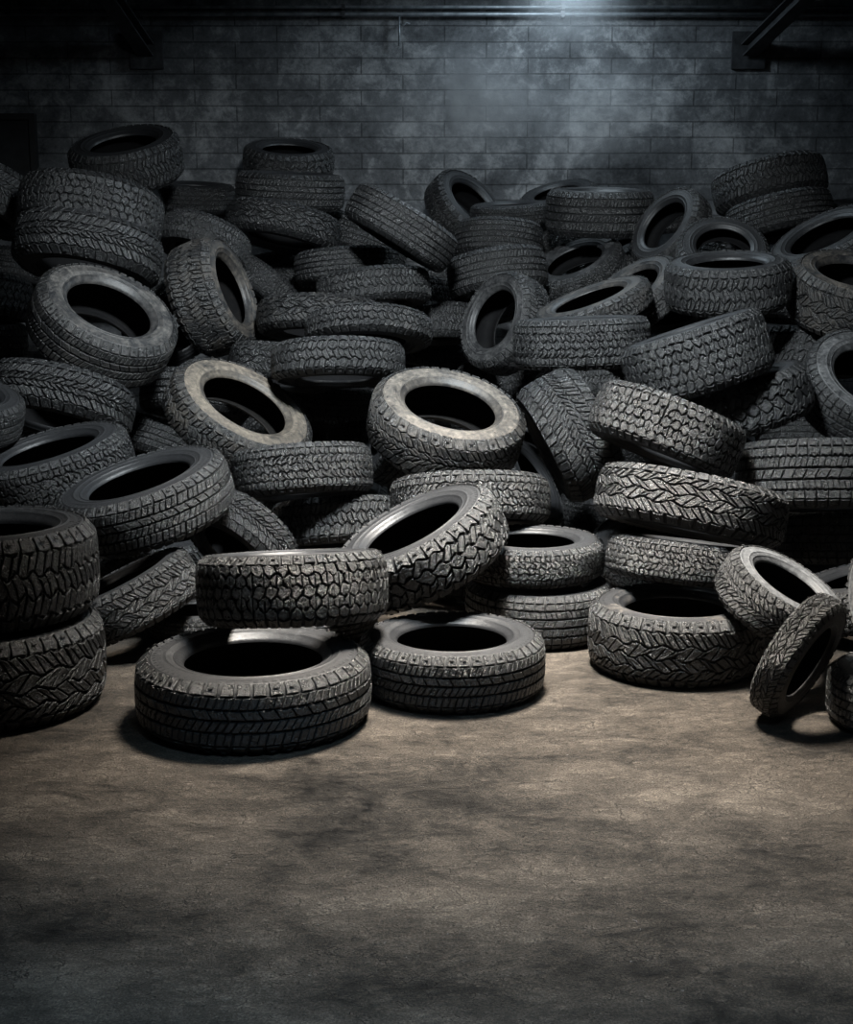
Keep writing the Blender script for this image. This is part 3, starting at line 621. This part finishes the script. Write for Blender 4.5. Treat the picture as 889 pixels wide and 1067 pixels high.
# diagonal braces between wall and roof
CH0 = [(-.075, -.05), (.075, -.05), (.075, -.038), (.008, -.038), (.008, .038), (.075, .038), (.075, .05), (-.075, .05), (-.075, .038), (-.008, .038), (-.008, -.038), (-.075, -.038)]
CH = [(x*.7, y*.9) for x, y in CH0]
for (p, q, lab) in (((-1.87, 9.37, 2.72), (-2.12, 7.55, 3.36), 'dark steel roof brace slanting from brick wall to ceiling at upper left'),
                    ((2.15, 9.37, 2.72), (2.66, 7.55, 3.36), 'dark steel roof brace at upper right with pale cable hooked over it')):
    root = empty('roof_brace', p)
    pv = Vector(p)
    m = MB(); m.beam((0, 0, 0), Vector(q)-pv, CH); m.build('beam', M['steel'], root)
    m = MB(); m.box(-.11, .11, .0, .029, -.12, .12); m.build('wall_plate', M['steel'], root)
    tag(root, lab, 'brace', 'roof braces')
# framed black board on the wall, far left
root = empty('wall_board', (-2.93, 9.36, 2.06))
m = MB(); m.box(-.45, .27, .01, .037, -.36, .22); m.build('panel', M['board'], root)
m = MB()
for a in ((-.5, .30, -.02, .037, .21, .25), (-.5, .30, -.02, .037, -.40, -.36), (.26, .30, -.02, .037, -.36, .21), (-.5, -.46, -.02, .037, -.36, .21)):
    m.box(*a)
m.build('frame', M['trim'], root)
tag(root, 'black framed board fixed on the brick wall at the upper left edge', 'board')
# loose cables
m = MB(); m.tube([(2.28+.05*i+.03*math.sin(i*1.7), 9.0-.06*i, 2.92+.035*math.sin(i*1.3)+.012*i) for i in range(7)], .006, 6)
tag(m.build('hanging_cable', M['cable'], None, True), 'pale loose cable curling beside the upper right roof brace', 'cable')
m = MB(); m.tube([(-3.02+.025*i, 9.33, 2.84-.02*i+.015*math.sin(i*2.1)) for i in range(8)], .006, 6)
tag(m.build('hanging_cable', M['cable'], None, True), 'pale stub of cable on the dark wall at upper left corner', 'cable')
# smoke
t = NT('smoke')
oc = t.n('ShaderNodeTexCoord').outputs['Object']
def puff(cx, cy, cz, rx, ry, rz):
    mp = t.n('ShaderNodeMapping', vector_type='POINT', inp={'Vector': oc, 'Location': (-cx/rx, -cy/ry, -cz/rz), 'Scale': (1/rx, 1/ry, 1/rz)}).outputs[0]
    l = t.n('ShaderNodeVectorMath', operation='LENGTH', inp={0: mp}).outputs['Value']
    return t.math('POWER', t.math('SUBTRACT', 1.0, l, clamp=True), 1.5)
n = t.noise(oc, 2.3, 5, .62, .8)
nn = t.math('MULTIPLY', t.math('SUBTRACT', n, .40), 5.0, clamp=True)
a = t.math('ADD', puff(.22, 8.3, 2.26, .72, .42, .46), puff(.98, 8.3, 2.18, .66, .42, .42))
d = t.math('MULTIPLY', a, nn)
glow = puff(.86, 8.4, 2.95, .5, .4, .5)
d = t.math('ADD', t.math('MULTIPLY', d, 1.7), t.math('MULTIPLY', glow, .75))
vs_ = t.n('ShaderNodeVolumeScatter', inp={'Color': (.9, .95, 1, 1), 'Density': d, 'Anisotropy': 0.1})
t.t.links.new(vs_.outputs[0], t.out.inputs['Volume'])
m = MB(); m.box(-.7, 1.62, 7.85, 8.70, 1.9, 3.1)
o = m.build('smoke', t.m); tag(o, 'pale drifting smoke under the lamp in front of the brick wall', 'smoke', None, 'stuff')


# lamp fixtures, two of them added to carry fill lights
def lamp(loc, label):
    root = empty('ceiling_lamp', loc)
    m = MB(); m.lathe([(.02, .10), (.05, .10), (.09, .06), (.20, -.02), (.215, -.05), (.20, -.045), (.08, .045), (.02, .07)], 40); m.build('shade', M['lamp_metal'], root, True)
    m = MB(); m.tube([(0, 0, .08), (0, 0, 3.4-loc[2])], .008, 8); m.build('stem', M['lamp_metal'], root, True)
    tag(root, label, 'lamp')
    return root
def spot(name, loc, aim, energy, col, angle, blend, rad):
    L = bpy.data.lights.new(name, 'SPOT'); L.energy = energy; L.color = col; L.spot_size = math.radians(angle); L.spot_blend = blend; L.shadow_soft_size = rad
    o = bpy.data.objects.new(name, L); COL.objects.link(o); o.location = loc
    o.rotation_euler = (Vector(aim)-Vector(loc)).to_track_quat('-Z', 'Y').to_euler()
    return o
lamp((.25, 4.25, 3.2), 'hanging lamp above the open floor')
lamp((.1, 3.8, 3.2), 'added unseen fill lamp above the open floor, turned to the heap')  # invented fixture, out of view, for the added heap fill
lamp((.86, 8.55, 3.2), 'hanging lamp above the back of the tyre heap, throwing light on the wall')
lamp((.35, 1.2, 3.2), 'added unseen fill lamp over the front of the floor')  # invented fixture, out of view, for the added cool fill
spot('floor_light', (.25, 4.25, 3.13), (.38, 4.05, 0), 2250, (1, .92, .81), 67, 1.0, .35)
spot('heap_fill_light', (.1, 3.8, 3.13), (0, 6.3, .4), 1350, (.88, .96, 1), 98, 1.0, .2)  # added fill that brightens the heap beyond the floor lamp's cone
spot('heap_light', (.86, 8.55, 3.13), (.8, 8.5, 0), 60, (.72, .88, 1), 178, .12, .18)
spot('front_fill_light', (.35, 1.2, 3.13), (.2, 2.4, 0), 400, (.50, .76, 1), 52, 1.0, .2)  # added cool fill for the near floor, no known source


w = bpy.data.worlds.new('night'); scene.world = w; w.use_nodes = True
w.node_tree.nodes['Background'].inputs[0].default_value = (.50, .76, 1, 1)
w.node_tree.nodes['Background'].inputs[1].default_value = .011

cam = bpy.data.cameras.new('camera'); co = bpy.data.objects.new('camera', cam); COL.objects.link(co)
F_PX = 1400.0
cam.sensor_fit = 'VERTICAL'; cam.sensor_height = 24.0; cam.lens = F_PX/1067*24.0
co.location = (0, 0, 1.35); pitch = math.atan((533.5-270)/F_PX)
co.rotation_euler = (PI/2-pitch, 0, 0)
cam.clip_start = .05
scene.camera = co
vs = scene.view_settings
scene.display_settings.display_device = 'sRGB'
vs.view_transform = 'Standard'; vs.look = 'None'; vs.gamma = 1; vs.use_curve_mapping = False; vs.exposure = 0.0
